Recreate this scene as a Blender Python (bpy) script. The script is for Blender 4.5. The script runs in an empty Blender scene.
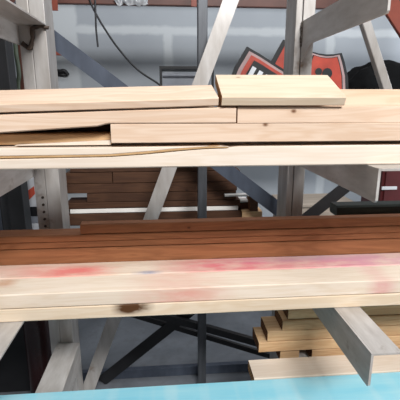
import bpy, bmesh, math, random
from mathutils import Vector, Matrix, noise

random.seed(7)
scene = bpy.context.scene
COL = scene.collection

# ------------------------------------------------------------------ camera
EYE = Vector((0, 0, 1.6))
PITCH = math.atan(100 / 400)
YAW = math.atan(35 / math.hypot(400, 100))
FWD = Vector((math.sin(YAW) * math.cos(PITCH), math.cos(YAW) * math.cos(PITCH), -math.sin(PITCH)))
RIGHT = Vector((math.cos(YAW), -math.sin(YAW), 0))
UP = RIGHT.cross(FWD)


def at(px, py, Y=None, Z=None):
    """world point seen at a picture position, at depth Y or height Z"""
    d = FWD * 400 + RIGHT * (px - 200) + UP * (200 - py)
    s = (Y - EYE.y) / d.y if Y is not None else (Z - EYE.z) / d.z
    return EYE + d * s


cam = bpy.data.cameras.new('camera')
cam.sensor_width = 36
cam.lens = 36
cam.clip_start = 0.02
cam_ob = bpy.data.objects.new('camera', cam)
COL.objects.link(cam_ob)
cam_ob.location = EYE
cam_ob.rotation_euler = FWD.to_track_quat('-Z', 'Y').to_euler()
scene.camera = cam_ob


# ------------------------------------------------------------------ materials
def lin(c):
    c = c / 255
    return c / 12.92 if c <= 0.04045 else ((c + 0.055) / 1.055) ** 2.4


def rgb(r, g, b):
    return (lin(r), lin(g), lin(b), 1)


class NT:
    def __init__(self, name):
        self.m = bpy.data.materials.new(name)
        self.m.use_nodes = True
        self.t = self.m.node_tree
        self.bsdf = self.t.nodes['Principled BSDF']

    def n(self, typ, **kw):
        nd = self.t.nodes.new(typ)
        for k, v in kw.items():
            if k in nd.inputs and not hasattr(nd, k):
                nd.inputs[k].default_value = v
            else:
                setattr(nd, k, v)
        return nd

    def link(self, a, b):
        self.t.links.new(a, b)

    def math(self, op, a, b=None, c=None, clamp=False):
        nd = self.t.nodes.new('ShaderNodeMath')
        nd.operation = op
        nd.use_clamp = clamp
        for i, v in enumerate((a, b, c)):
            if v is None:
                continue
            if isinstance(v, (int, float)):
                nd.inputs[i].default_value = v
            else:
                self.link(v, nd.inputs[i])
        return nd.outputs[0]

    def mix(self, fac, a, b, mode='MIX'):
        nd = self.t.nodes.new('ShaderNodeMix')
        nd.data_type = 'RGBA'
        nd.blend_type = mode
        for sock, v in ((nd.inputs['Factor'], fac), (nd.inputs['A'], a), (nd.inputs['B'], b)):
            if isinstance(v, (int, float)):
                sock.default_value = v
            elif isinstance(v, tuple):
                sock.default_value = v
            else:
                self.link(v, sock)
        return nd.outputs['Result']

    def ramp(self, fac, stops):
        nd = self.t.nodes.new('ShaderNodeValToRGB')
        while len(nd.color_ramp.elements) < len(stops):
            nd.color_ramp.elements.new(0.5)
        for e, (p, c) in zip(nd.color_ramp.elements, stops):
            e.position = p
            e.color = c
        self.link(fac, nd.inputs[0])
        return nd.outputs[0]

    def coords(self, scale=(1, 1, 1), offset_random=True):
        tc = self.t.nodes.new('ShaderNodeTexCoord')
        mp = self.t.nodes.new('ShaderNodeMapping')
        mp.inputs['Scale'].default_value = scale
        self.link(tc.outputs['Object'], mp.inputs['Vector'])
        out = mp.outputs[0]
        if offset_random:
            oi = self.t.nodes.new('ShaderNodeObjectInfo')
            v = self.t.nodes.new('ShaderNodeVectorMath')
            v.operation = 'ADD'
            m = self.math('MULTIPLY', oi.outputs['Random'], 37.0)
            cmb = self.t.nodes.new('ShaderNodeCombineXYZ')
            for i in range(3):
                self.link(m, cmb.inputs[i])
            self.link(out, v.inputs[0])
            self.link(cmb.outputs[0], v.inputs[1])
            out = v.outputs[0]
        return out

    def noise(self, vec, scale=5, detail=4, rough=0.55, dist=0.0):
        nd = self.t.nodes.new('ShaderNodeTexNoise')
        nd.inputs['Scale'].default_value = scale
        nd.inputs['Detail'].default_value = detail
        nd.inputs['Roughness'].default_value = rough
        nd.inputs['Distortion'].default_value = dist
        self.link(vec, nd.inputs['Vector'])
        return nd.outputs['Fac']

    def done(self, color, rough=0.6, metal=0.0, bump=None, bump_d=0.002, spec=None):
        if isinstance(color, tuple):
            self.bsdf.inputs['Base Color'].default_value = color
        else:
            self.link(color, self.bsdf.inputs['Base Color'])
        if isinstance(rough, (int, float)):
            self.bsdf.inputs['Roughness'].default_value = rough
        else:
            self.link(rough, self.bsdf.inputs['Roughness'])
        self.bsdf.inputs['Metallic'].default_value = metal
        if spec is not None:
            self.bsdf.inputs['Specular IOR Level'].default_value = spec
        if bump is not None:
            b = self.t.nodes.new('ShaderNodeBump')
            b.inputs['Distance'].default_value = bump_d
            b.inputs['Strength'].default_value = 0.6
            self.link(bump, b.inputs['Height'])
            self.link(b.outputs[0], self.bsdf.inputs['Normal'])
        return self.m


def mat_wood(name, base, dark, knot=(120, 78, 48), stains=(), knots=True, vary=0.10):
    """stains: (x centre, half width, y/z centre axis, lo, hi, colour, strength) in the board's own axes"""
    w = NT(name)
    v = w.coords((0.9, 9, 9))
    warp = w.noise(v, 2.2, 3, 0.5, 0.6)
    vl = w.coords((1.2, 60, 60))
    fine = w.noise(vl, 3.0, 5, 0.65)
    rings = w.math('SINE', w.math('MULTIPLY', warp, 46.0))
    rings = w.math('MULTIPLY_ADD', rings, 0.5, 0.5)
    g = w.math('ADD', w.math('MULTIPLY', rings, 0.35), w.math('MULTIPLY', fine, 0.75), clamp=True)
    col = w.ramp(g, [(0.15, rgb(*base)), (0.95, rgb(*dark))])
    # broad tone drift along and across the board
    big = w.noise(w.coords((1.3, 4, 4)), 1.6, 2, 0.5)
    col = w.mix(w.math('MULTIPLY', w.math('SUBTRACT', big, 0.45), 1.1, clamp=True), col,
                rgb(*[int(a * 0.86) for a in dark]))
    if knots:
        vo = w.n('ShaderNodeTexVoronoi')
        vo.inputs['Scale'].default_value = 4.6
        vo.inputs['Randomness'].default_value = 1.0
        w.link(w.coords((1.5, 2.2, 2.2)), vo.inputs['Vector'])
        d = vo.outputs['Distance']
        core = w.math('SUBTRACT', 1.0, w.math('DIVIDE', d, 0.068), clamp=True)
        halo = w.math('SUBTRACT', 1.0, w.math('DIVIDE', d, 0.17), clamp=True)
        col = w.mix(w.math('MULTIPLY', halo, 0.45), col, rgb(*[int(a * 0.8 + k * 0.2) for a, k in zip(dark, knot)]))
        col = w.mix(w.math('MULTIPLY', core, 1.6, clamp=True), col, rgb(*knot))
    if stains:
        tc = w.n('ShaderNodeTexCoord')
        sp = w.n('ShaderNodeSeparateXYZ')
        w.link(tc.outputs['Object'], sp.inputs[0])
        rag = w.noise(w.coords((6, 16, 16), False), 1.6, 4, 0.6)
        for (xc, hw, ax, lo, hi, c, s) in stains:
            mx = w.math('SUBTRACT', 1.25, w.math('DIVIDE', w.math('ABSOLUTE', w.math('SUBTRACT', sp.outputs[0], xc)), hw), clamp=True)
            mid, half = (lo + hi) / 2, (hi - lo) / 2
            my = w.math('SUBTRACT', 1.5, w.math('DIVIDE', w.math('ABSOLUTE', w.math('SUBTRACT', sp.outputs[ax], mid)), half), clamp=True)
            mm = w.math('MULTIPLY', w.math('MULTIPLY', mx, my), w.math('MULTIPLY_ADD', rag, 2.4, -0.35, clamp=True))
            col = w.mix(w.math('MULTIPLY', mm, s, clamp=True), col, rgb(*c))
    oi = w.n('ShaderNodeObjectInfo')
    hs = w.n('ShaderNodeHueSaturation')
    w.link(col, hs.inputs['Color'])
    w.link(w.math('MULTIPLY_ADD', oi.outputs['Random'], vary, 1.0 - vary / 2), hs.inputs['Value'])
    return w.done(hs.outputs[0], 0.62, 0, fine, 0.0006, 0.25)


def mat_endgrain(name, c, dark):
    w = NT(name)
    v = w.coords((1, 1, 1))
    wv = w.n('ShaderNodeTexWave')
    wv.wave_type = 'RINGS'
    wv.rings_direction = 'X'
    wv.inputs['Scale'].default_value = 30
    wv.inputs['Distortion'].default_value = 3
    w.link(v, wv.inputs['Vector'])
    col = w.mix(wv.outputs['Fac'], rgb(*dark), rgb(*c))
    return w.done(col, 0.8, spec=0.15)


def mat_noisy(name, a, b, scale=6, rough=0.5, metal=0.0, stretch=(1, 1, 1), spots=None, bump_d=0.001, spec=None):
    w = NT(name)
    nz = w.noise(w.coords(stretch), scale, 5, 0.6)
    col = w.ramp(nz, [(0.32, rgb(*a)), (0.7, rgb(*b))])
    if spots:
        s2 = w.noise(w.coords((1, 1, 1)), spots[1], 4, 0.7)
        col = w.mix(w.math('MULTIPLY', w.math('SUBTRACT', s2, spots[2]), 6, clamp=True), col, rgb(*spots[0]))
    return w.done(col, rough, metal, nz, bump_d, spec)


def mat_flat(name, c, rough=0.6, metal=0.0, d=0.08):
    hi = tuple(min(255, int(x * (1 + d))) for x in c)
    lo = tuple(int(x * (1 - d)) for x in c)
    return mat_noisy(name, lo, hi, 9, rough, metal)


M = {}
M['pine'] = mat_wood('pine', (230, 207, 186), (212, 180, 152), (112, 76, 52))
M['pine_pale'] = mat_wood('pine_pale', (233, 220, 206), (221, 203, 183), (150, 112, 80), knots=False)
M['pine_warm'] = mat_wood('pine_warm', (212, 180, 140), (182, 142, 102), (112, 70, 40))
M['cedar'] = mat_wood('cedar', (172, 114, 77), (136, 87, 57), (74, 42, 28))
M['brown_wood'] = mat_wood('brown_wood', (88, 60, 42), (62, 40, 29), (44, 28, 22))
M['trim_white'] = mat_flat('trim_white', (232, 228, 222), 0.5, 0, 0.03)
M['pine_wide'] = mat_wood('pine_wide', (222, 204, 182), (206, 184, 156), (140, 108, 80), knots=True)
M['end'] = mat_endgrain('end_grain', (206, 164, 118), (168, 122, 80))
M['end_dark'] = mat_endgrain('end_grain_dark', (120, 84, 58), (86, 58, 40))
M['torn'] = mat_noisy('torn_wood', (176, 138, 96), (206, 170, 124), 12, 0.9, 0, (2, 30, 30))
M['steel'] = mat_noisy('pale_rack_steel', (166, 160, 154), (198, 195, 192), 3, 0.42, 0.35, (6, 6, 1.4),
                       ((128, 108, 92), 7, 0.62))
M['steel_arm'] = mat_noisy('pale_arm_steel', (170, 164, 158), (202, 198, 194), 3, 0.4, 0.15, (9, 2, 9),
                           ((132, 116, 102), 9, 0.62))
M['steel_dark'] = mat_noisy('dark_rack_steel', (64, 70, 82), (84, 92, 106), 4, 0.5, 0.25, (3, 3, 1))
M['steel_post'] = mat_noisy('grey_post_steel', (66, 68, 72), (92, 95, 100), 4, 0.45, 0.3, (8, 8, 1))
M['bolt'] = mat_flat('bolt_steel', (74, 66, 60), 0.5, 0.6)
M['rust'] = mat_noisy('dark_weld', (44, 36, 32), (96, 80, 68), 30, 0.8)
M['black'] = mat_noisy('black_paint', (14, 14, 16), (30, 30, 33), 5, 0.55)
M['tarp'] = mat_noisy('black_tarp', (5, 5, 6), (14, 14, 15), 6, 0.9, 0, (1, 1, 1), None, 0.01, 0.15)
M['orange_paint'] = mat_noisy('rack_orange', (124, 56, 40), (150, 70, 50), 6, 0.5)
M['beam_paint'] = mat_noisy('rack_beam_brown', (80, 46, 36), (100, 58, 46), 6, 0.5)
M['sign_orange'] = mat_flat('sign_orange', (178, 66, 48), 0.5)
M['sign_pink'] = mat_flat('sign_grey_pink', (176, 148, 146), 0.5)
M['sign_white'] = mat_flat('sign_white', (226, 228, 232), 0.5, 0, 0.03)
M['panel_grey'] = mat_flat('panel_grey', (140, 144, 152), 0.5)
M['plywood'] = mat_noisy('plywood', (150, 138, 126), (176, 164, 150), 3, 0.7, 0, (1, 8, 8))
M['green_timber'] = mat_noisy('green_timber', (30, 38, 35), (58, 66, 58), 5, 0.6, 0, (1, 14, 14))
M['red_paint'] = mat_flat('dark_red_paint', (46, 24, 24), 0.25)
M['locker_red'] = mat_flat('locker_red', (84, 28, 30), 0.45)
M['white_card'] = mat_flat('white_card', (214, 216, 220), 0.6, 0, 0.04)
M['red_print'] = mat_flat('red_print', (206, 84, 60), 0.6)
M['green_hose'] = mat_flat('green_hose', (56, 66, 50), 0.5)
M['brown_rope'] = mat_flat('brown_rope', (112, 84, 60), 0.8)
M['blue_clip'] = mat_flat('blue_clip', (48, 92, 150), 0.4)


def mat_blue():
    w = NT('blue_coating')
    nz = w.noise(w.coords((1.2, 10, 10)), 2.0, 4, 0.55)
    col = w.ramp(nz, [(0.3, rgb(138, 212, 232)), (0.75, rgb(172, 226, 238))])
    glare = w.noise(w.coords((9, 0.6, 0.6)), 1.0, 2, 0.5)  # whitish bands: glare streaks painted into the blue colour
    col = w.mix(w.math('MULTIPLY', w.math('SUBTRACT', glare, 0.5), 2.4, clamp=True), col, rgb(206, 232, 236))
    return w.done(col, 0.5, 0, nz, 0.0005)


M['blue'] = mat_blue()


def mat_wall():
    w = NT('drywall')
    tc = w.n('ShaderNodeTexCoord')
    sp = w.n('ShaderNodeSeparateXYZ')
    w.link(tc.outputs['Object'], sp.inputs[0])
    x, z = sp.outputs[0], sp.outputs[2]
    nz = w.noise(w.coords((1, 1, 1), False), 1.1, 3, 0.5)
    ed = w.noise(w.coords((1, 1, 1), False), 7, 3, 0.6)
    col = w.ramp(nz, [(0.3, rgb(142, 147, 153)), (0.7, rgb(156, 161, 166))])

    def band(v, c, h, soft=0.03):
        d = w.math('ABSOLUTE', w.math('SUBTRACT', v, c))
        d = w.math('ADD', d, w.math('MULTIPLY_ADD', ed, 0.05, -0.025))
        return w.math('DIVIDE', w.math('SUBTRACT', h + soft, d), soft, clamp=True)

    zc = at(200, 31, WALL_Y).z
    hb = band(z, zc, 0.022)
    below = w.math('LESS_THAN', z, zc)
    masks = hb
    for px, hw, nd in ((168, 0.03, True), (66, 0.10, False), (20, .03, True), (330, 0.03, True)):
        vb = band(x, at(px, 45, WALL_Y).x, hw)
        if nd:
            vb = w.math('MULTIPLY', vb, below)
        masks = w.math('MAXIMUM', masks, vb)
    col = w.mix(w.math('MULTIPLY', masks, 0.55), col, rgb(192, 196, 198))
    return w.done(col, 0.85, 0, ed, 0.001, 0.2)


WALL_Y = 4.3


def mat_floor():
    w = NT('concrete_floor')
    v = w.coords((1, 1, 1), False)
    a = w.noise(v, 1.6, 5, 0.6, 0.4)
    b = w.noise(v, 14, 5, 0.7)
    col = w.ramp(a, [(0.35, rgb(88, 92, 98)), (0.65, rgb(122, 126, 132))])
    col = w.mix(w.math('MULTIPLY', w.math('SUBTRACT', b, 0.5), 2.2, clamp=True), col, rgb(92, 92, 94))
    return w.done(col, 0.6, 0, b, 0.001, 0.3)


M['wall'] = mat_wall()
M['floor'] = mat_floor()


def mat_film():
    w = NT('clear_film')
    w.bsdf.inputs['Transmission Weight'].default_value = 0.55
    w.bsdf.inputs['Base Color'].default_value = rgb(215, 218, 222)
    w.bsdf.inputs['Roughness'].default_value = 0.35
    return w.m


M['film'] = mat_film()


# ------------------------------------------------------------------ builders
def link_mesh(name, bm, mats, parent=None, loc=None, smooth=False):
    me = bpy.data.meshes.new(name)
    bmesh.ops.recalc_face_normals(bm, faces=bm.faces)
    if smooth:
        for f in bm.faces:
            f.smooth = True
    bm.to_mesh(me)
    bm.free()
    for m in (mats if isinstance(mats, (list, tuple)) else [mats]):
        me.materials.append(m)
    o = bpy.data.objects.new(name, me)
    COL.objects.link(o)
    if loc is not None:
        o.location = loc
    if parent is not None:
        o.parent = parent
        if loc is None:
            o.matrix_parent_inverse = Matrix.Identity(4)
            # mesh coordinates were given in world space: shift them to the parent's frame
            me.transform(parent_world(parent).inverted())
    return o


def parent_world(p):
    m = Matrix.LocRotScale(p.location, p.rotation_euler, None)
    if p.parent:
        m = parent_world(p.parent) @ m
    return m


def tag(o, label, cat, group=None, kind=None):
    o['label'] = label
    o['category'] = cat
    if group:
        o['group'] = group
    if kind:
        o['kind'] = kind
    return o


def thing(name, loc, label, cat, group=None):
    o = bpy.data.objects.new(name, None)
    o.empty_display_size = 0.1
    COL.objects.link(o)
    o.location = loc
    return tag(o, label, cat, group)


def own_origin(o):
    """move a world-space mesh's origin to the middle of its base"""
    vs = [v.co for v in o.data.vertices]
    c = Vector(((min(v.x for v in vs) + max(v.x for v in vs)) / 2,
                (min(v.y for v in vs) + max(v.y for v in vs)) / 2,
                min(v.z for v in vs)))
    o.data.transform(Matrix.Translation(-c))
    o.location = o.location + c
    return o


def box_bm(a, b, bevel=0.0, bm=None):
    bm = bm or bmesh.new()
    x0, y0, z0 = a
    x1, y1, z1 = b
    r = bmesh.ops.create_cube(bm, size=1)
    vs = r['verts']
    for v in vs:
        v.co = Vector(((x0 + x1) / 2 + v.co.x * (x1 - x0), (y0 + y1) / 2 + v.co.y * (y1 - y0), (z0 + z1) / 2 + v.co.z * (z1 - z0)))
    if bevel:
        es = list({e for v in vs for e in v.link_edges})
        bmesh.ops.bevel(bm, geom=es, offset=bevel, segments=2, profile=0.6, affect='EDGES')
    return bm


def prism_bm(pts, direction, bm=None, bevel=0.0):
    """extrude a closed 3D polygon by a vector"""
    bm = bm or bmesh.new()
    a = [bm.verts.new(p) for p in pts]
    b = [bm.verts.new(Vector(p) + Vector(direction)) for p in pts]
    bm.faces.new(a)
    bm.faces.new(list(reversed(b)))
    n = len(pts)
    es = []
    for i in range(n):
        bm.faces.new((a[i], b[i], b[(i + 1) % n], a[(i + 1) % n]))
    if bevel:
        bmesh.ops.bevel(bm, geom=list(bm.edges), offset=bevel, segments=1, affect='EDGES')
    return bm


def tube_bm(pts, r, seg=8, bm=None):
    bm = bm or bmesh.new()
    pts = [Vector(p) for p in pts]
    rings = []
    for i, p in enumerate(pts):
        t = (pts[min(i + 1, len(pts) - 1)] - pts[max(i - 1, 0)]).normalized()
        ref = Vector((0, 1, 0)) if abs(t.y) < 0.9 else Vector((1, 0, 0))
        u = t.cross(ref).normalized()
        v = t.cross(u)
        rings.append([bm.verts.new(p + (u * math.cos(k * 2 * math.pi / seg) + v * math.sin(k * 2 * math.pi / seg)) * r) for k in range(seg)])
    for a, b in zip(rings, rings[1:]):
        for k in range(seg):
            bm.faces.new((a[k], a[(k + 1) % seg], b[(k + 1) % seg], b[k]))
    bm.faces.new(list(reversed(rings[0])))
    bm.faces.new(rings[-1])
    return bm


def curve_pts(ctrl, n=24):
    """Catmull-Rom through control points"""
    c = [Vector(p) for p in ctrl]
    c = [c[0] * 2 - c[1]] + c + [c[-1] * 2 - c[-2]]
    out = []
    for i in range(1, len(c) - 2):
        for k in range(n):
            t = k / n
            p0, p1, p2, p3 = c[i - 1:i + 3]
            out.append(0.5 * ((2 * p1) + (p2 - p0) * t + (2 * p0 - 5 * p1 + 4 * p2 - p3) * t * t + (3 * p1 - p0 - 3 * p2 + p3) * t ** 3))
    out.append(c[-2])
    return out


def bar_bm(p0, p1, width, depth, bm=None, bevel=0.003):
    """straight bar between two points lying in a plane of constant Y; width in that plane, depth along Y"""
    p0, p1 = Vector(p0), Vector(p1)
    t = (p1 - p0).normalized()
    n = Vector((t.z, 0, -t.x)).normalized() * (width / 2)
    return prism_bm([p0 + n, p1 + n, p1 - n, p0 - n], (0, depth, 0), bm, bevel)


def angle_bar(name, p0, p1, width, depth, mat, parent, th=0.006):
    """L-section brace: a face plate plus a flange running back along one edge"""
    p0, p1 = Vector(p0), Vector(p1)
    t = (p1 - p0).normalized()
    n = Vector((t.z, 0, -t.x)).normalized()
    a, b = p0 + n * width / 2, p0 - n * width / 2
    L = p1 - p0
    sec = [a, b, b + Vector((0, depth, 0)), b + n * th + Vector((0, depth, 0)), b + n * th + Vector((0, th, 0)), a + Vector((0, th, 0))]
    return link_mesh(name, prism_bm(sec, L), mat, parent)


# ------------------------------------------------------------------ lumber
def board(label, x0, x1, y0, z0, w, t, mat, end='end', group=None, ztop=None, zbot=None, tilt=0.0, yaw=0.0, wob=0.0012,
          name='lumber_board', seg=36, cat='board', end_cut=(0, 0), bow=0.0, bev=0.003, twist=None, drop=None):
    """one sawn board: x0..x1 long, front face at y0, underside at z0, w deep, t thick. Own origin at its middle."""
    cx, cy, cz = (x0 + x1) / 2, y0 + w / 2, z0
    bm = bmesh.new()
    seed = random.random() * 100
    rings = []
    for i in range(seg + 1):
        s = i / seg
        x = x0 + (x1 - x0) * s
        zt = ztop(x) - z0 if ztop else t
        zb = zbot(x) - z0 if zbot else 0.0
        zz = bow * math.sin(s * math.pi * 1.7)
        b = min(bev, (zt - zb) * 0.3)
        sec = [(-w / 2 + b, zb), (w / 2 - b, zb), (w / 2, zb + b), (w / 2, zt - b), (w / 2 - b, zt), (-w / 2 + b, zt), (-w / 2, zt - b), (-w / 2, zb + b)]
        ring = []
        for k, (yy, z) in enumerate(sec):
            j = noise.noise(Vector((x * 3.1, seed + k * 0.7, 0))) * wob
            xs = x - cx
            if i == 0:
                xs += end_cut[0] * (yy / w + 0.5)
            if i == seg:
                xs += end_cut[1] * (yy / w + 0.5)
            dz = j if z > (zt + zb) / 2 else max(j, 0) * 0.3
            yv, zv = yy + (j if yy < 0 else 0), z + dz + zz
            if twist:
                a = twist[0] + (twist[1] - twist[0]) * s
                yq = yv + w / 2
                yv, zv = yq * math.cos(a) - zv * math.sin(a) - w / 2, yq * math.sin(a) + zv * math.cos(a)
            if drop:
                zv += drop[0] + (drop[1] - drop[0]) * s
            ring.append(bm.verts.new((xs, yv, zv)))
        rings.append(ring)
    for a, b in zip(rings, rings[1:]):
        for k in range(8):
            bm.faces.new((a[k], a[(k + 1) % 8], b[(k + 1) % 8], b[k]))
    e0 = bm.faces.new(list(reversed(rings[0])))
    e1 = bm.faces.new(rings[-1])
    e0.material_index = e1.material_index = 1
    o = link_mesh(name, bm, [M[mat] if isinstance(mat, str) else mat, M[end]])
    if tilt or yaw:
        # pivot on the front lower edge
        R = Matrix.Rotation(yaw, 4, 'Z') @ Matrix.Rotation(tilt, 4, 'X')
        piv = Vector((cx, y0, z0))
        o.location = piv + (R @ Vector((0, w / 2, 0)))
        o.rotation_euler = R.to_euler()
    else:
        o.location = (cx, cy, cz)
    if label:
        tag(o, label, cat, group)
    return o


def lerp_f(pts):
    def f(x):
        if x <= pts[0][0]:
            return pts[0][1]
        for (a, za), (b, zb) in zip(pts, pts[1:]):
            if x <= b:
                return za + (zb - za) * (x - a) / (b - a)
        return pts[-1][1]
    return f


XL, XR = -1.25, 1.75
ZU, ZL, ZB = 1.432, 0.906, 0.500          # tops of the three arm levels in use

# ---- upper arms
G1 = 'pine boards on the upper arms'
YU = 1.02
crack = [(at(px, py, YU).x, at(px, py, YU).z) for px, py in
         ((-60, 160), (0, 159), (60, 158), (110, 157), (150, 154), (180, 151), (205, 149), (222, 148.5))]
x_tip = at(229, 146, YU).x
z_full = 1.484
main_top = lerp_f(crack + [(x_tip, 1.4815), (x_tip + 0.004, z_full), (XR, z_full)])
bottom = board('pale bottom board of the upper stack, split along its front', XL, XR, YU, ZU, 0.14, z_full - ZU, 'pine_pale', group=G1,
               ztop=main_top, seg=90, wob=0.0016)
sl_bot = lerp_f([(x, z + 0.0065) for x, z in crack] + [(x_tip, 1.4825)])
sl_top = lerp_f([(XL, z_full - 0.001), (at(130, 146, YU).x, z_full + 0.001), (at(190, 145, YU).x, z_full + 0.001), (at(212, 145, YU).x, 1.4855), (x_tip, 1.4835)])
sl = board(None, XL, x_tip, YU - 0.002, ZU, 0.138, 0.05, 'pine_pale', end='torn', ztop=sl_top, zbot=sl_bot, seg=70, name='splinter', bev=0.002)
w = sl.location.copy()
sl.parent = bottom
sl.location = w - bottom.location
sl['label'] = 'splintered upper slab above the crack'

torn = board(None, XL, x_tip - 0.004, YU - 0.0012, ZU, 0.12, 0.05, 'torn', end='torn', ztop=lerp_f([(x, z + 0.0068) for x, z in crack] + [(x_tip, 1.4815)]),
             zbot=lerp_f([(x, z + 0.0012) for x, z in crack] + [(x_tip, 1.4805)]), seg=70, name='torn_edge', bev=0.001)
w = torn.location.copy()
torn.parent = bottom
torn.location = w - bottom.location
torn['label'] = 'tan torn wood inside the crack'

z2 = 1.489
xm2 = at(111, 135, YU).x
z3 = 1.5425
board('pine board with a square left end under the two end-to-end boards', xm2, XR, YU, z2 + 0.006, 0.15, 0.0468, 'pine', group=G1, bev=0.0015)
board('tan board set back in the dark gap at the left of the upper stack', XL, xm2 - 0.006, YU + 0.040, z2, 0.10, 0.0270, 'pine_warm', group=G1)
board('thin pale wedge of wood below the set-back tan board', at(12, 143, YU).x, xm2 - 0.004, YU + 0.016, z2, 0.022, 0.01, 'pine_pale', group=G1, wob=0,
      ztop=lerp_f([(at(12, 143, YU).x, z2 + 0.0015), (xm2, z2 + 0.0115)]), bev=0.001, name='wood_strip', cat='strip')
board('filler board coloured dark for the shaded gap behind the set-back tan board', XL, xm2 - 0.006, YU + 0.104, z2 + 0.0285, 0.036, 0.0235, 'brown_wood', group=G1, end='end_dark')  # added filler, its dark brown stands in for the gap's shade
xb = at(236, 117, YU).x
x0L = at(0, 130, YU).x
board('pine board ending mid-stack above the dark gap', XL, xb, YU - 0.002, z3 - 0.024, 0.098, 0.0, 'pine', group=G1,
      zbot=lerp_f([(XL, z3 - 0.0255), (x0L, z3 - 0.0205), (xm2 - 0.03, z3 - 0.0060), (xm2 - 0.008, z3 + 0.0003), (xb, z3 + 0.0003)]),
      ztop=lerp_f([(XL, z3 + 0.0050), (x0L, z3 + 0.0235), (xm2, z3 + 0.0325), (xb, z3 + 0.0402)]), seg=140)
board('pine board butted to the right of the board ending mid-stack', xb + 0.004, XR, YU + 0.001, z3, 0.098, 0.0408, 'pine', group=G1, bev=0.0012)
x_tr0, x_tr1 = at(221, 100, YU).x, at(343, 100, YU).x
board('pine board on edge behind the upper stack, right of the wide tilted board', x_tr0 + 0.01, XR, YU + 0.104, z3 + 0.0005, 0.045, 0.0865, 'pine', group=G1)
board('pine board on edge at the back, under the long narrow tilted board', XL, x_tr0 - 0.005, YU + 0.104, z3 + 0.0005, 0.042, 0.066, 'pine', group=G1)
# the two tilted top boards: front edge down on the stack, back edge leaning on the rear boards
board('wide pale board tilted on top of the upper stack, at the right', x_tr0, x_tr1, YU - 0.010, z3 + 0.0425, 0.15, 0.025, 'pine_wide', group=G1,
      twist=(math.radians(23.5), math.radians(24)), seg=14, wob=0.0006)
x_tl1 = at(218, 103, YU).x
board('long narrow board tilted on top of the upper stack, at the left', x0L - 0.35, x_tl1, YU - 0.006, z3 + 0.0425, 0.115, 0.022, 'pine', group=G1,
      twist=(math.radians(18.5), math.radians(17.5)), drop=(-0.026, 0.0), wob=0.0015, end_cut=(0, -0.006))

# ---- lower arms
G2 = 'boards on the lower arms'
YLf = 1.2
W6 = 0.122
px_x = lambda px, y, Y: at(px, y, Y).x
xa0, xa1 = XL, XR
cxA = (XL + XR) / 2
sx = lambda px, y, Z: at(px, y, Z=Z).x - cxA
stA = [
    (sx(72, 272, 1.005), 0.15, 1, -0.065, 0.02, (224, 112, 106), 0.95),
    (sx(40, 266, 1.005), 0.22, 1, -0.06, 0.06, (226, 150, 140), 0.5),
    (sx(235, 266, 1.005), 0.26, 1, -0.07, 0.06, (214, 118, 124), 1.0),
    (sx(330, 264, 1.005), 0.26, 1, -0.07, 0.02, (216, 128, 136), 0.9),
    (sx(375, 258, 1.005), 0.25, 1, -0.06, 0.06, (206, 150, 168), 0.7),
    (sx(300, 257, 1.005), 0.3, 1, 0.0, 0.07, (196, 150, 172), 0.6),
    (sx(147, 273, 1.005), 0.05, 1, -0.07, -0.04, (120, 130, 160), 0.9),
]
stB = [
    (sx(180, 294, 1.005), 0.16, 2, -0.01, 0.05, (218, 150, 136), 0.75),
    (sx(395, 290, 1.005), 0.05, 2, -0.01, 0.05, (214, 140, 140), 0.6),
    (sx(5, 282, 1.005), 0.04, 1, 0.0, 0.07, (190, 130, 90), 0.6),
]
stC = [(sx(133, 309, 0.94), 0.06, 2, 0.016, 0.06, (84, 54, 30), 1.8)]
M['pine_red'] = mat_wood('pine_red_paint', (235, 219, 202), (220, 197, 172), (150, 112, 80), stA, False)
M['pine_blush'] = mat_wood('pine_blush', (235, 221, 205), (220, 200, 176), (150, 112, 80), stB, False)
M['pine_bark'] = mat_wood('pine_bark', (232, 216, 194), (216, 192, 162), (120, 84, 54), stC, False)
board('cream bottom board at the front of the lower stack, dark bark patch on its edge', XL, XR, YLf, ZL, W6, 0.0455, 'pine_bark', group=G2)
board('bottom pine board lying under the red and pink stained board', XL, XR, YLf + W6 + 0.004, ZL, W6, 0.046, 'pine')
zt2 = ZL + 0.0475
board('pale pine board at the front edge on top of the lower stack', XL, XR, YLf - 0.001, zt2, W6, 0.050, 'pine_blush', group=G2)
board('pine board stained red and pink, behind the pale front board', XL, XR, YLf + W6 + 0.003, zt2 - 0.0005, 0.115, 0.0505, 'pine_red', group=G2)
YR = 1.452
G3 = 'reddish brown boards at the back of the lower stack'
board('bottom brown board on the lower arms, under all the other brown boards', XL, XR, YR, ZL, 0.10, 0.0885, 'cedar')
R3 = 0.9955
board('reddish brown board lowest in view behind the red-stained board', XL, XR, YR, R3, 0.09, 0.061, 'cedar', group=G3, end='end_dark')
board('thin reddish brown board just above the lowest brown board', XL, XR, YR + 0.003, R3 + 0.0635, 0.085, 0.0245, 'cedar', group=G3, end='end_dark')
board('thin reddish brown board just under the short topmost brown board', XL, XR, YR - 0.001, R3 + 0.0895, 0.085, 0.026, 'cedar', group=G3, end='end_dark')
board('topmost brown board, its left end short of the pale rack column', at(80, 228, YR).x, XR, YR + 0.002, R3 + 0.1175, 0.045, 0.037, 'cedar', group=G3, end='end_dark')
# dark green timber behind the brown boards
gx = at(336, 210, 1.58).x
board('brown board on edge carrying the dark green timber', gx + 0.05, XR, 1.575, ZL, 0.06, 0.215, 'cedar')
board('dark green timber behind the brown boards, beside the steel arm', gx, XR, 1.57, ZL + 0.217, 0.075, 0.045, 'green_timber', end='green_timber',
      bev=0.008, name='timber', cat='timber')

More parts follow.
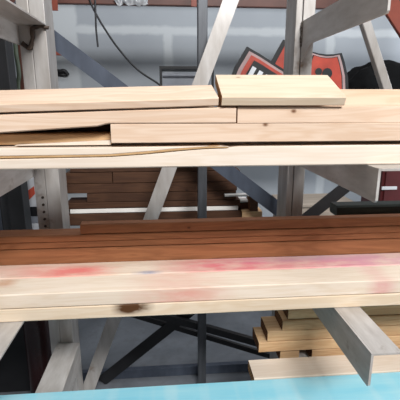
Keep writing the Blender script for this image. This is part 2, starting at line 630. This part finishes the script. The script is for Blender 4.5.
# ---- bottom arms
G4 = 'pine offcuts stacked behind the pale bottom board'
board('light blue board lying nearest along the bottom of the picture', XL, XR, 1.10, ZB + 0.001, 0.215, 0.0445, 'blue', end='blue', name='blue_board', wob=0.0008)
board('pale board behind the light blue board, its left end under the brown offcuts', at(251, 374, 1.38).x, XR, 1.322, ZB + 0.001, 0.118, 0.044, 'pine_pale', end='end')
YS = 1.47
zz = ZB + 0.001
lay = [  # left end px, py at mid of front face, thickness, front offset, width, label
    (312, 354, .052, 0.0, .125, 'lowest pine offcut in the right stack, its end near the steel arm'),
    (259, 343, .047, 0.0, .125, 'pine offcut second from the bottom, reaching furthest left'),
    (268, 333, .047, 0.004, .125, 'pine offcut third from the bottom with a dark end'),
    (283, 323, .047, 0.004, .125, 'pine offcut fourth from the bottom, stepped back to the right'),
    (289, 314, .047, 0.010, .125, 'topmost pine offcut of the right stack, partly under the front board'),
]
for i, (px, py, t, dy, wd, lb) in enumerate(lay):
    board(lb, at(px, py, YS).x, XR - 0.1 * i, YS + dy, zz, wd, t, 'pine_warm', group=G4, end='end_dark')
    zz += t + 0.0015
# a short block next to the lowest offcut carries the left side of the stack
board('short pine block under the left end of the right stack', at(281, 352, YS).x, at(300, 352, YS).x, YS + 0.01, ZB + 0.001, .12, .050, 'pine_warm', group=G4, end='end_dark', seg=4, name='wood_block', cat='block')

# ------------------------------------------------------------------ cantilever rack (pale steel)
rack = thing('cantilever_rack', (0.02, 1.75, 0), 'pale grey steel cantilever rack whose arms carry the front boards', 'rack')
CY, CD = 1.7, 0.15


def column(x0, xs, x1):
    bm = bmesh.new()
    # left channel, slightly recessed, and right plate standing proud
    box_bm((x0, CY + 0.004, 0.0), (xs - 0.002, CY + CD, 2.9), 0.004, bm)
    box_bm((xs, CY, 0.0), (x1, CY + 0.012, 2.9), 0.002, bm)
    box_bm((xs, CY + 0.0125, 0.0), (x1 - 0.006, CY + CD, 2.9), 0.003, bm)
    c = link_mesh('column', bm, M['steel'], rack)
    if x0 < 0:
        for k in range(5):
            z = 1.07 + k * 0.032
            hb = bmesh.new()
            bmesh.ops.create_cone(hb, cap_ends=True, segments=12, radius1=0.006, radius2=0.005, depth=0.006)
            for v in hb.verts:
                v.co = Matrix.Rotation(math.pi / 2, 4, 'X') @ v.co
                v.co += Vector((x0 + 0.030, CY + 0.002, z))
            h = link_mesh('bolt', hb, M['bolt'])
            h.data.transform(parent_world(rack).inverted())
            h.parent = c
    # foot plate
    f = link_mesh('foot_plate', box_bm((x0 - 0.05, CY - 0.04, 0), (x1 + 0.05, CY + CD + 0.04, 0.012), 0.002), M['steel'])
    f.data.transform(parent_world(rack).inverted())
    f.parent = c
    return c


column(-0.557, -0.508, -0.452)
column(0.533, 0.562, 0.610)


def arm(xw, top, bot, yt, fl, name='arm', gusset=0.0, th=0.007, y_end=None):
    """angle-iron arm: an upright web at xw and a flange on top running to the right"""
    bm = bmesh.new()
    yb = CY - 0.001
    prof = [(yb, top), (yt, top), (yt, bot + 0.006), (yt + 0.006, bot)]
    if gusset:
        prof += [(yb - 0.11, bot), (yb, bot - gusset)]
    else:
        prof += [(yb, bot)]
    prism_bm([(xw, y, z) for y, z in prof], (th, 0, 0), bm)
    box_bm((xw + th + 0.0003, yt, top - th), (xw + fl, yb, top), 0.0012, bm)
    o = link_mesh(name, bm, M['steel_arm'], rack)
    # weld and bolts where it meets the column
    wb = bmesh.new()
    k = 0
    z = bot + 0.006
    while z < top - 0.004:
        r = bmesh.ops.create_icosphere(wb, subdivisions=1, radius=0.0055 + 0.002 * (k % 3))
        for v in r['verts']:
            v.co = Vector((v.co.x * 0.8, v.co.y * 0.7, v.co.z * 1.5)) + Vector((xw - 0.002, yb - 0.003, z))
        z += 0.014
        k += 1
    wd = link_mesh('weld', wb, M['bolt'])
    wd.data.transform(parent_world(rack).inverted())
    wd.parent = o
    return o


XAR, XAL = 0.556, -0.556
arm(0.537, ZU - 0.001, 1.341, 0.962, 0.095)
arm(0.566, ZL - 0.001, 0.795, 0.945, 0.092)
arm(0.560, 1.909, 1.812, 1.045, 0.092, gusset=0.06)
arm(XAL, ZU - 0.001, 1.290, 0.97, 0.10)
arm(XAL - 0.01, ZL - 0.001, 0.795, 0.95, 0.095)
arm(XAL - 0.004, 1.885, 1.806, 1.04, 0.110)
wl_bm = tube_bm(curve_pts([at(48, 27.5, CY - 0.006), at(40, 27, CY - 0.006), at(33, 28, CY - 0.006), at(32.5, 36, CY - 0.006), at(31.5, 44, CY - 0.006), at(29, 48, CY - 0.006), at(22, 43, CY - 0.006)], 6), 0.008, 8)
for v in wl_bm.verts:
    v.co += Vector((noise.noise(v.co * 60), 0, noise.noise(v.co * 50 + Vector((9, 0, 0))))) * 0.006
    if v.co.y > CY - 0.0005:
        v.co.y = CY - 0.0005
link_mesh('weld', wl_bm, M['rust'], rack, smooth=True)
for x0, x1 in ((-0.526, -0.421), (0.515, 0.615)):
    link_mesh('base_arm', box_bm((x0, 1.0, 0.40), (x1, CY - 0.002, ZB), 0.004), M['steel_arm'], rack)
# diagonal braces between the columns
BY = 1.86


def brace(px0, px1, Y, wdt, dep, mat, parent, name='brace'):
    a, b = at(*px0, Y), at(*px1, Y)
    return link_mesh(name, bar_bm(a, b, wdt, dep), mat, parent)


a, b = at(231, 0, BY), at(96, 368, BY)
d = (b - a) / (b.z - a.z)
p_top = a + d * (2.75 - a.z)
p_bot = a + d * (0.0 - a.z)
angle_bar('brace', p_top, p_bot, 0.066, 0.045, M['steel'], rack)
a, b = at(367, 22, BY), at(388, 88, BY)
d = (b - a) / (b.z - a.z)
link_mesh('brace', bar_bm(a + d * (2.4 - a.z), a + d * (0.3 - a.z), 0.04, 0.04), M['steel'], rack)

# ------------------------------------------------------------------ rear rack (dark steel)
rear = thing('rear_rack', (0.24, 2.0, 0), 'dark steel rear rack with crossed braces behind the pale rack', 'rack')
RY = 1.94
pc = at(202.5, 200, RY)
link_mesh('post', box_bm((pc.x - 0.022, RY, 0), (pc.x + 0.022, RY + 0.055, 2.9), 0.003), M['steel_post'], rear)
link_mesh('post', box_bm((1.45, RY, 0), (1.51, RY + 0.055, 2.9), 0.004), M['steel_post'], rear)


def rear_brace(q0, q1, zt, zb, wdt, off, mat='steel_dark', dep=0.03):
    a, b = at(*q0, RY + off), at(*q1, RY + off)
    d = (b - a) / (b.z - a.z)
    return angle_bar('brace', a + d * (zt - a.z), a + d * (zb - a.z), wdt, dep, M[mat], rear)


rear_brace((90, 67), (262, 197), 2.00, 0.55, 0.072, 0.058)
rear_brace((326, 203), (140, 351), 1.25, 0.02, 0.066, 0.091, 'black', 0.025)  # black replaces shade here and on the next two braces
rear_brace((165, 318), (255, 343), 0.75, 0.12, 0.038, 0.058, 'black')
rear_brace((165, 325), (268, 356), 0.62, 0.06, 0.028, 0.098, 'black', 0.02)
link_mesh('base_beam', box_bm((-0.6, RY + 0.13, 0.0), (1.6, RY + 0.16, 0.057), 0.003), M['steel_dark'], rear)
# rear arms carrying the dark lumber
ZR = at(150, 224.2, RY + 0.26).z
for x in (-0.40, 0.18):
    link_mesh('arm', box_bm((x - 0.025, RY + 0.20, ZR - 0.07), (x + 0.025, RY + 0.52, ZR), 0.003), M['black'], rear)
link_mesh('arm_rail', box_bm((-0.6, RY + 0.15, ZR - 0.14), (1.6, RY + 0.195, ZR - 0.072), 0.003), M['black'], rear)
pl0, pl1 = at(7, 182, 2.6).x - 0.01, at(25, 205, 2.6).x - 0.01
bp = link_mesh('steel_post', box_bm((pl0, 2.6, 0), (pl1, 2.72, 2.05), 0.004), M['black'])
own_origin(bp)
tag(bp, 'black square steel post standing left of the pale column', 'post')

YD = RY + 0.26
G5 = 'dark brown boards on the rear rack'


def dark_board(px0, px1, y_top, y_bot, label, dy=0.0, wd=0.14, mat='brown_wood', zfix=None, end='end_dark', name='lumber_board', cat='board'):
    Y = YD + dy
    zt, zb = at(150, y_top, Y).z, at(150, y_bot, Y).z
    return board(label, at(px0, (y_top + y_bot) / 2, Y).x, at(px1, (y_top + y_bot) / 2, Y).x, Y, zb, wd, zt - zb, mat, end=end, group=G5, seg=12, name=name, cat=cat)


dark_board(60, 243, 212.5, 224, 'bottom dark brown board on the rear rack, below the light gap')
dark_board(66, 240, 201.5, 207.5, 'thin dark board just above the light gap on the rear rack')
dark_board(87, 236, 192.5, 201.2, 'dark brown board on the rear rack, its left end short of the others')
dark_board(66, 237, 183, 192.2, 'dark brown board on the rear rack second from the top in view')
dark_board(66, 112, 172, 182.7, 'short dark brown board at the top left of the rear stack')
dark_board(113, 240, 172, 182.7, 'long dark brown board at the top of the rear stack')
dark_board(70, 225, 161, 171.7, 'dark brown board topmost on the rear rack')
dark_board(70, 238, 208.0, 212.1, 'thin white trim board showing as a pale line in the rear stack', mat='trim_white', end='trim_white', name='white_strip', cat='strip')
dark_board(225, 258, 196.3, 198.3, 'thin white strip sticking out of the right end of the rear stack', dy=-0.045, wd=0.04, mat='trim_white', end='trim_white', name='white_strip', cat='strip')
dark_board(250, 258, 198.6, 213.5, 'upright brown spacer block under the thin white strip', dy=-0.04, wd=0.10, name='spacer_block', cat='block', mat='brown_wood')
dark_board(242, 262, 213.8, 224, 'brown block at the right foot of the rear stack', dy=-0.04, wd=0.10, name='spacer_block', cat='block', mat='pine_warm')
dark_board(238.5, 248, 202, 204.5, 'upper of two small pale offcuts at the right end of the rear stack', dy=0.01, wd=0.08, mat='trim_white', end='trim_white', name='offcut', cat='offcut')
dark_board(239.5, 248, 204.8, 213.0, 'dark offcut between the two small pale offcuts', dy=0.02, wd=0.08, mat='brown_wood', name='offcut', cat='offcut')
# ------------------------------------------------------------------ room shell
fl = link_mesh('floor', box_bm((-4, -3, -0.1), (5, WALL_Y + 0.2, 0)), M['floor'])
fl['kind'] = 'structure'
wl = link_mesh('wall_back', box_bm((-4, WALL_Y, 0), (5, WALL_Y + 0.15, 4.5)), M['wall'])
wl['kind'] = 'structure'
bb = link_mesh('baseboard_back', box_bm((-4, WALL_Y - 0.015, 0), (5, WALL_Y - 0.0005, 0.10), 0.003), M['black'])
bb['kind'] = 'structure'

# ------------------------------------------------------------------ orange pallet rack by the wall
PY0, PY1, ZD = 3.25, 3.92, 1.36
pr = thing('pallet_rack', (0.4, 3.7, 0), 'orange-brown pallet rack against the wall behind the lumber', 'rack')
xpl = at(22, 60, PY0).x
xpr = 2.7
zbm = at(150, 5, PY0).z
for x in (xpl, xpr):
    for y in (PY0, PY1 - 0.07):
        link_mesh('upright', box_bm((x - 0.045, y, 0), (x + 0.045, y + 0.07, 3.1), 0.004), M['beam_paint'], pr)
for y in (PY0 - 0.002, PY1 - 0.048):
    zq = zbm if y < PY0 else zbm + 0.32
    link_mesh('beam', box_bm((xpl + 0.047, y, zq), (xpr - 0.047, y + 0.05, zq + 0.11), 0.004), M['beam_paint'], pr)
    link_mesh('beam', box_bm((xpl + 0.047, y, ZD - 0.10), (xpr - 0.047, y + 0.05, ZD - 0.012), 0.004), M['beam_paint'], pr)
link_mesh('deck', box_bm((xpl + 0.05, PY0 - 0.01, ZD - 0.011), (xpr - 0.05, PY1, ZD), 0.002), M['plywood'], pr)
for px, h in ((51, 10), (194, 6)):
    p = at(px, h, PY0 - 0.03)
    link_mesh('connector', box_bm((p.x - 0.05 if px < 100 else p.x - 0.02, PY0 - 0.012, p.z), (p.x + 0.045 if px < 100 else p.x + 0.02, PY0 - 0.003, p.z + 0.14), 0.002), M['orange_paint'], pr)
p = at(55, 51, PY0)
link_mesh('bracket', box_bm((p.x - 0.06, PY0 - 0.01, p.z - 0.03), (p.x + 0.045, PY0 + 0.03, p.z + 0.025), 0.004), M['orange_paint'], pr)
q0, q1 = at(381, -12, PY0 - 0.05), at(410, 34, PY0 - 0.05)
link_mesh('brace', bar_bm(q0, q1, 0.13, 0.035), M['orange_paint'], pr)

# cable, film
c = link_mesh('cable', tube_bm(curve_pts([at(89, -2, 3.236), at(93, 8, 3.236), at(103, 26, 3.236), at(118, 48, 3.22), at(138, 70, 3.22), at(163, 88, 3.24), at(175, 110, 3.26)], 8), 0.0075), M['black'])
own_origin(c)
tag(c, 'thin black cable hanging in a slope from the orange beam', 'cable')
c2 = link_mesh('cable', tube_bm(curve_pts([at(95, -2, 3.2375), at(95.6, 15, 3.20), at(96.2, 30, 3.19), at(98, 47, 3.185)], 8), 0.007), M['black'])
own_origin(c2)
tag(c2, 'short black cable end hanging straight down from the orange beam', 'cable')
bm = bmesh.new()
bmesh.ops.create_grid(bm, x_segments=26, y_segments=12, size=0.5)
pf = at(131, 0, PY0 - 0.03)
for v in bm.verts:
    n1 = noise.noise(v.co * 9)
    n2 = noise.noise(v.co * 9 + Vector((5, 5, 5)))
    sag = 0.03 * noise.noise(Vector((v.co.x * 7, 3, 0)))
    v.co = Vector((pf.x + v.co.x * 0.24 + n1 * 0.012, pf.y + n2 * 0.018, pf.z + 0.03 + v.co.y * 0.13 + (sag if v.co.y < 0 else 0)))
f = link_mesh('plastic_film', bm, M['film'], smooth=True)
sm = f.modifiers.new('thickness', 'SOLIDIFY')
sm.thickness = 0.0015
own_origin(f)
tag(f, 'crumpled clear plastic film over the orange beam', 'film')

# ------------------------------------------------------------------ black frame with grey panel
FY = 3.45
fr = thing('metal_frame', (at(187, 80, FY).x, FY + 0.15, ZD), 'black metal frame with grey panel on the pallet rack deck', 'frame')
xa, xc = at(159.5, 75, FY).x, at(214, 75, FY).x
zt = at(170, 66, FY).z
link_mesh('top_rail', box_bm((xa, FY, zt - 0.025), (xc, FY + 0.3, zt), 0.003), M['black'], fr)
for x in (xa, xc - 0.02):
    for y in (FY, FY + 0.28):
        link_mesh('leg', box_bm((x, y, ZD + 0.0006), (x + 0.02, y + 0.02, zt - 0.026), 0.002), M['black'], fr)
link_mesh('panel', box_bm((xa + 0.025, FY + 0.05, ZD + 0.02), (xc - 0.025, FY + 0.065, zt - 0.05), 0.002), M['panel_grey'], fr)
link_mesh('shelf_edge', box_bm((xa + 0.021, FY + 0.005, zt - 0.075), (xc - 0.021, FY + 0.02, zt - 0.062), 0.002), M['panel_grey'], fr)


# ------------------------------------------------------------------ signs
def sign(label, origin_px, Y, ang, outline, layers, bars=(), rings=(), name='shield_sign'):
    """outline in picture-sized local units, turned by ang about the origin; layers are (inset scale, colour)"""
    k = 1 / 400 * (Y * math.cos(PITCH)) * 1.0
    o = at(*origin_px, Y)
    ca, sa = math.cos(ang), math.sin(ang)

    def W(u, v, dy):
        return Vector((o.x + (u * ca - v * sa) * k, Y + dy, o.z - (u * sa + v * ca) * k))
    zmin = min(W(u, v, 0).z for u, v in outline)
    print('SIGN', zmin - ZD)
    root = thing(name, (o.x, Y + 0.01, zmin), label, 'sign', 'orange and black signs on the pallet rack')
    cu = sum(u for u, v in outline) / len(outline)
    cv = sum(v for u, v in outline) / len(outline)
    link_mesh('panel', prism_bm([W(u, v, 0) for u, v in outline], (0, 0.02, 0)), M['black'], root)
    dy = -0.0005
    for inset, mat, nm in layers:
        us = [u for u, v in outline]
        vs = [v for u, v in outline]
        hw, hh = (max(us) - min(us)) / 2, (max(vs) - min(vs)) / 2
        pts = [W(cu + (u - cu) * (1 - inset / hw), cv + (v - cv) * (1 - inset / hh), dy) for u, v in outline]
        link_mesh(nm, prism_bm(pts, (0, -0.004, 0)), M[mat], root)
        dy -= 0.0045
    for (u0, v0, u1, v1) in bars:
        link_mesh('white_bar', prism_bm([W(u0, v0, dy), W(u1, v0, dy), W(u1, v1, dy), W(u0, v1, dy)], (0, -0.004, 0)), M['sign_white'], root)
    for (cu2, cv2, r) in rings:
        outer = [W(cu2 + r * math.cos(t * math.pi / 8), cv2 + r * math.sin(t * math.pi / 8), dy) for t in range(16)]
        link_mesh('black_disc', prism_bm(outer, (0, -0.004, 0)), M['black'], root)
    return root


sq = [(0, 0), (14, -0.5), (40, 0), (54, 0), (55, 22), (52, 44), (27, 76.4), (2, 44), (-1, 22)]
sign('tilted orange and black sign with white bars, left of the pale column', (247, 46.5), 3.40, math.radians(29), sq,
     [(4.2, 'sign_pink', 'border'), (8.0, 'sign_orange', 'band'), (13, 'black', 'field')],
     [(14, 13.2, 18.5, 44), (22, 13.2, 26.5, 46), (30, 13.2, 34.5, 44)])
fl2 = [(0, 0), (10, 2.4), (18, 3.2), (26, 2.8), (34, 1.2), (38, 10), (43, 24), (46, 44), (17, 75.8), (-12, 44), (-9, 24), (-4, 10)]
sign('orange and black flared sign right of the pale column', (309, 50.5), 3.50, math.radians(1), fl2,
     [(4.0, 'sign_pink', 'border'), (7.4, 'black', 'band'), (8.8, 'sign_orange', 'field')], (), [(11, 20, 3.6), (20, 21.5, 5.2)])
sm_o = [(0, 0), (26, 0), (28, 22), (13, 87.5), (-2, 22)]
sign('small orange and black sign mostly hidden behind the pale column', (283.5, 39.5), 3.60, math.radians(24), sm_o,
     [(4.5, 'sign_orange', 'field')])


# ------------------------------------------------------------------ tarp heap
def blob(name, centre, size, mat, amp, freq, seed, sub=5):
    bm = bmesh.new()
    bmesh.ops.create_icosphere(bm, subdivisions=sub, radius=1)
    for v in bm.verts:
        n = v.co.normalized()
        d = 1 + amp * noise.noise(n * freq + Vector((seed, 0, 0))) + amp * 0.5 * abs(noise.noise(n * freq * 3 + Vector((seed, 4, 0))))
        c = n * d
        c.x = math.copysign(abs(c.x) ** 0.7, c.x)
        v.co = Vector((c.x * size[0], c.y * size[1], max(c.z, -0.62) * size[2]))
    zmin = min(v.co.z for v in bm.verts)
    for v in bm.verts:
        v.co += Vector((0, 0, -zmin))
    return link_mesh(name, bm, mat, smooth=True, loc=centre)


p0, p1 = at(352, 80, 3.65), at(425, 80, 3.65)
t1 = blob('tarp', (at(383, 80, 3.68).x, 3.66, ZD + 0.001), (0.46, 0.19, 0.34), M['tarp'], 0.20, 2.2, 3.3)
tag(t1, 'crumpled black tarp heaped on the pallet rack deck', 'tarp')

# small black hook on the wall
hk = bmesh.new()
pz = at(62, 73, WALL_Y)
tube_bm(curve_pts([(pz.x - 0.055, WALL_Y - 0.012, pz.z + 0.022), (pz.x - 0.01, WALL_Y - 0.03, pz.z + 0.012), (pz.x + 0.03, WALL_Y - 0.03, pz.z + 0.018), (pz.x + 0.06, WALL_Y - 0.015, pz.z - 0.02)], 6), 0.02, 8, hk)
tube_bm([(pz.x - 0.05, WALL_Y - 0.015, pz.z - 0.015), (pz.x + 0.045, WALL_Y - 0.02, pz.z - 0.02)], 0.016, 8, hk)
h = link_mesh('wall_hook', hk, M['black'], smooth=True)
own_origin(h)
tag(h, 'small black hook fixed to the wall beside the left column', 'hook')

# ------------------------------------------------------------------ clutter at the left
cb = thing('cabinet', (-1.62, 3.4, 0), 'dark tall cabinet at the far left behind the rack', 'cabinet')
cx1 = at(1, 210, 3.2).x
link_mesh('body', box_bm((cx1 - 0.7, 3.22, 0.0), (cx1, 3.8, 1.95), 0.006), M['black'], cb)
link_mesh('door', box_bm((cx1 - 0.69, 3.20, 0.06), (cx1 - 0.01, 3.218, 1.93), 0.004), mat_flat('cabinet_grey', (52, 56, 64), 0.5), cb)
ha = link_mesh('door_handle', box_bm((cx1 - 0.07, 3.18, 0.95), (cx1 - 0.05, 3.199, 1.1), 0.003), M['bolt'], cb)

HY = 3.1
for (pxs, mat, lab, nm, cat, r) in (
        (((9, 22), (10, 50), (12, 80), (15, 110)), 'brown_rope', 'brown rope hanging beside the black post', 'rope', 'rope', .018),
        (((14, 22), (16, 52), (19, 74), (20, 112)), 'green_hose', 'green hose hanging left of the pale column', 'hose', 'hose', .016),
        (((6, 22), (7, 50), (8.5, 78), (11, 112)), 'black', 'black hose hanging nearest the dark post', 'hose', 'hose', .02)):
    o = link_mesh(nm, tube_bm(curve_pts([at(x, y, HY + 0.12 * (r * 100 - 1.7)) for x, y in pxs] + [Vector((at(pxs[-1][0], 110, HY).x + 0.01, HY + 0.12 * (r * 100 - 1.7), r + 0.002))], 8), r), M[mat], smooth=True)
    own_origin(o)
    tag(o, lab, cat)
# stacked boxes between the dark post and the pale column
SY = 2.85
bx0, bx1 = at(23, 205, SY).x, at(45, 205, SY).x
ys = [(232, 222), (222, 217), (217, 207), (207, 178)]
zf = [at(30, y, SY).z for y in (233, 223.5, 216.5, 207, 172)]
lb = ['white carton at the foot of the small box stack', 'grey box second from the bottom of the small stack', 'black box under the white and red carton', 'white carton with a red print on top of the small stack']
mt = ['white_card', 'panel_grey', 'black', 'white_card']
# a dark chest on the floor carries the boxes
ch = thing('tool_chest', ((bx0 + bx1) / 2, SY + 0.2, 0), 'black tool chest under the stack of small boxes', 'chest')
link_mesh('body', box_bm((bx0 - 0.05, SY - 0.02, 0), (bx1 + 0.1, SY + 0.19, zf[0] - 0.012), 0.006), M['black'], ch)
link_mesh('lid', box_bm((bx0 - 0.055, SY - 0.025, zf[0] - 0.011), (bx1 + 0.105, SY + 0.195, zf[0] - 0.001), 0.003), M['steel_dark'], ch)
for i in range(4):
    bt = thing('carton', ((bx0 + bx1) / 2, SY + 0.12, zf[i]), lb[i], 'box', 'small boxes stacked behind the left column')
    dx = (0, 0.005, -0.004, 0)[i]
    link_mesh('box_body', box_bm((bx0 + dx, SY, zf[i] + 0.0005), (bx1 + dx, SY + 0.18, zf[i + 1] - 0.001), 0.003), M[mt[i]], bt)
    if i == 3:
        quad = [at(26, 192, SY - 0.001), at(34, 186, SY - 0.001), at(35, 194, SY - 0.001), at(28, 201, SY - 0.001)]
        link_mesh('red_print', prism_bm(quad, (0, -0.002, 0)), M['red_print'], bt)

# dark things on the floor at the lower left
bn = thing('storage_bin', (-0.98, 2.2, 0), 'black plastic bin on the floor left of the pale column', 'bin')
link_mesh('bin_body', prism_bm([(-1.28, 2.0, 0.001), (-0.74, 2.0, 0.001), (-0.71, 2.0, 0.5), (-1.31, 2.0, 0.5)], (0, 0.42, 0), None, 0.012), M['black'], bn)
link_mesh('rim', box_bm((-1.325, 1.985, 0.501), (-0.695, 2.435, 0.53), 0.006), M['black'], bn)
gp = at(41, 335, 1.95)
gc = thing('gas_cylinder', (gp.x, 1.9, 0), 'dark red gas cylinder standing left of the pale column', 'cylinder')
bm = bmesh.new()
prof = [(0.0, 0.0), (0.060, 0.0), (0.064, 0.02), (0.064, 0.50), (0.058, 0.56), (0.045, 0.60), (0.022, 0.62), (0.0, 0.62)]
seg = 24
rings = []
for r, z in prof:
    rings.append([bm.verts.new((gp.x + r * math.cos(k * 2 * math.pi / seg), 1.9 + r * math.sin(k * 2 * math.pi / seg), z + 0.001)) for k in range(seg)])
for a, b in zip(rings, rings[1:]):
    for k in range(seg):
        bm.faces.new((a[k], a[(k + 1) % seg], b[(k + 1) % seg], b[k]))
bmesh.ops.remove_doubles(bm, verts=bm.verts, dist=0.0001)
link_mesh('tank', bm, M['red_paint'], gc, smooth=True)
link_mesh('valve', tube_bm([(gp.x, 1.9, 0.622), (gp.x, 1.9, 0.70)], 0.018, 10), M['bolt'], gc)

# plywood crate under the deck at the right
cr0, cr1 = at(284, 200, 2.95).x, at(352, 200, 2.95).x
cr = thing('plywood_crate', ((cr0 + cr1) / 2, 3.2, 0), 'grey-brown plywood crate behind the crossed dark braces', 'crate')
link_mesh('crate_body', box_bm((cr0, 2.9, 0), (cr1, 3.24, 0.80), 0.004), M['plywood'], cr)
link_mesh('crate_lid', box_bm((cr0 - 0.02, 2.88, 0.801), (cr1 + 0.02, 3.245, 0.822), 0.003), M['plywood'], cr)

lx0, lx1 = at(381, 190, 2.9).x, at(381, 190, 2.9).x + 0.5
lk = thing('steel_locker', ((lx0 + lx1) / 2, 3.05, 0), 'dark red steel locker seen past the end of the middle right arm', 'locker')
link_mesh('body', box_bm((lx0, 2.9, 0), (lx1, 3.2, 1.30), 0.005), M['locker_red'], lk)
link_mesh('door', box_bm((lx0 + 0.02, 2.885, 0.08), (lx1 - 0.02, 2.8995, 1.28), 0.004), M['locker_red'], lk)
p = at(389, 188, 2.88)
link_mesh('white_handle', box_bm((p.x - 0.06, 2.872, p.z - 0.012), (p.x + 0.06, 2.8845, p.z + 0.012), 0.002), M['white_card'], lk)
# ------------------------------------------------------------------ light
world = bpy.data.worlds.new('world')
scene.world = world
world.use_nodes = True
bg = world.node_tree.nodes['Background']
bg.inputs[0].default_value = (0.90, 0.94, 1.0, 1)
bg.inputs[1].default_value = 0.18


def area(name, loc, target, size, power, col=(1, 1, 1)):
    l = bpy.data.lights.new(name, 'AREA')
    l.shape = 'RECTANGLE'
    l.size, l.size_y = size
    l.energy = power
    l.color = col
    o = bpy.data.objects.new(name, l)
    COL.objects.link(o)
    o.location = loc
    o.rotation_euler = (Vector(target) - Vector(loc)).to_track_quat('-Z', 'Y').to_euler()
    return o


area('high_bay_light', (1.0, -2.4, 4.4), (0.2, 1.4, 1.2), (1.8, 0.8), 320, (1.0, 0.995, 0.99))
area('high_bay_light', (0.5, 2.9, 4.4), (0.5, 3.9, 1.0), (2.6, 0.5), 52, (0.92, 0.96, 1.0))

area('door_daylight', (4.7, 2.6, 1.5), (0.6, 3.9, 0.7), (2.0, 2.6), 170, (0.90, 0.95, 1.0))

scene.view_settings.view_transform = 'Standard'
scene.view_settings.look = 'None'
scene.view_settings.exposure = 0.03
scene.view_settings.gamma = 1.0
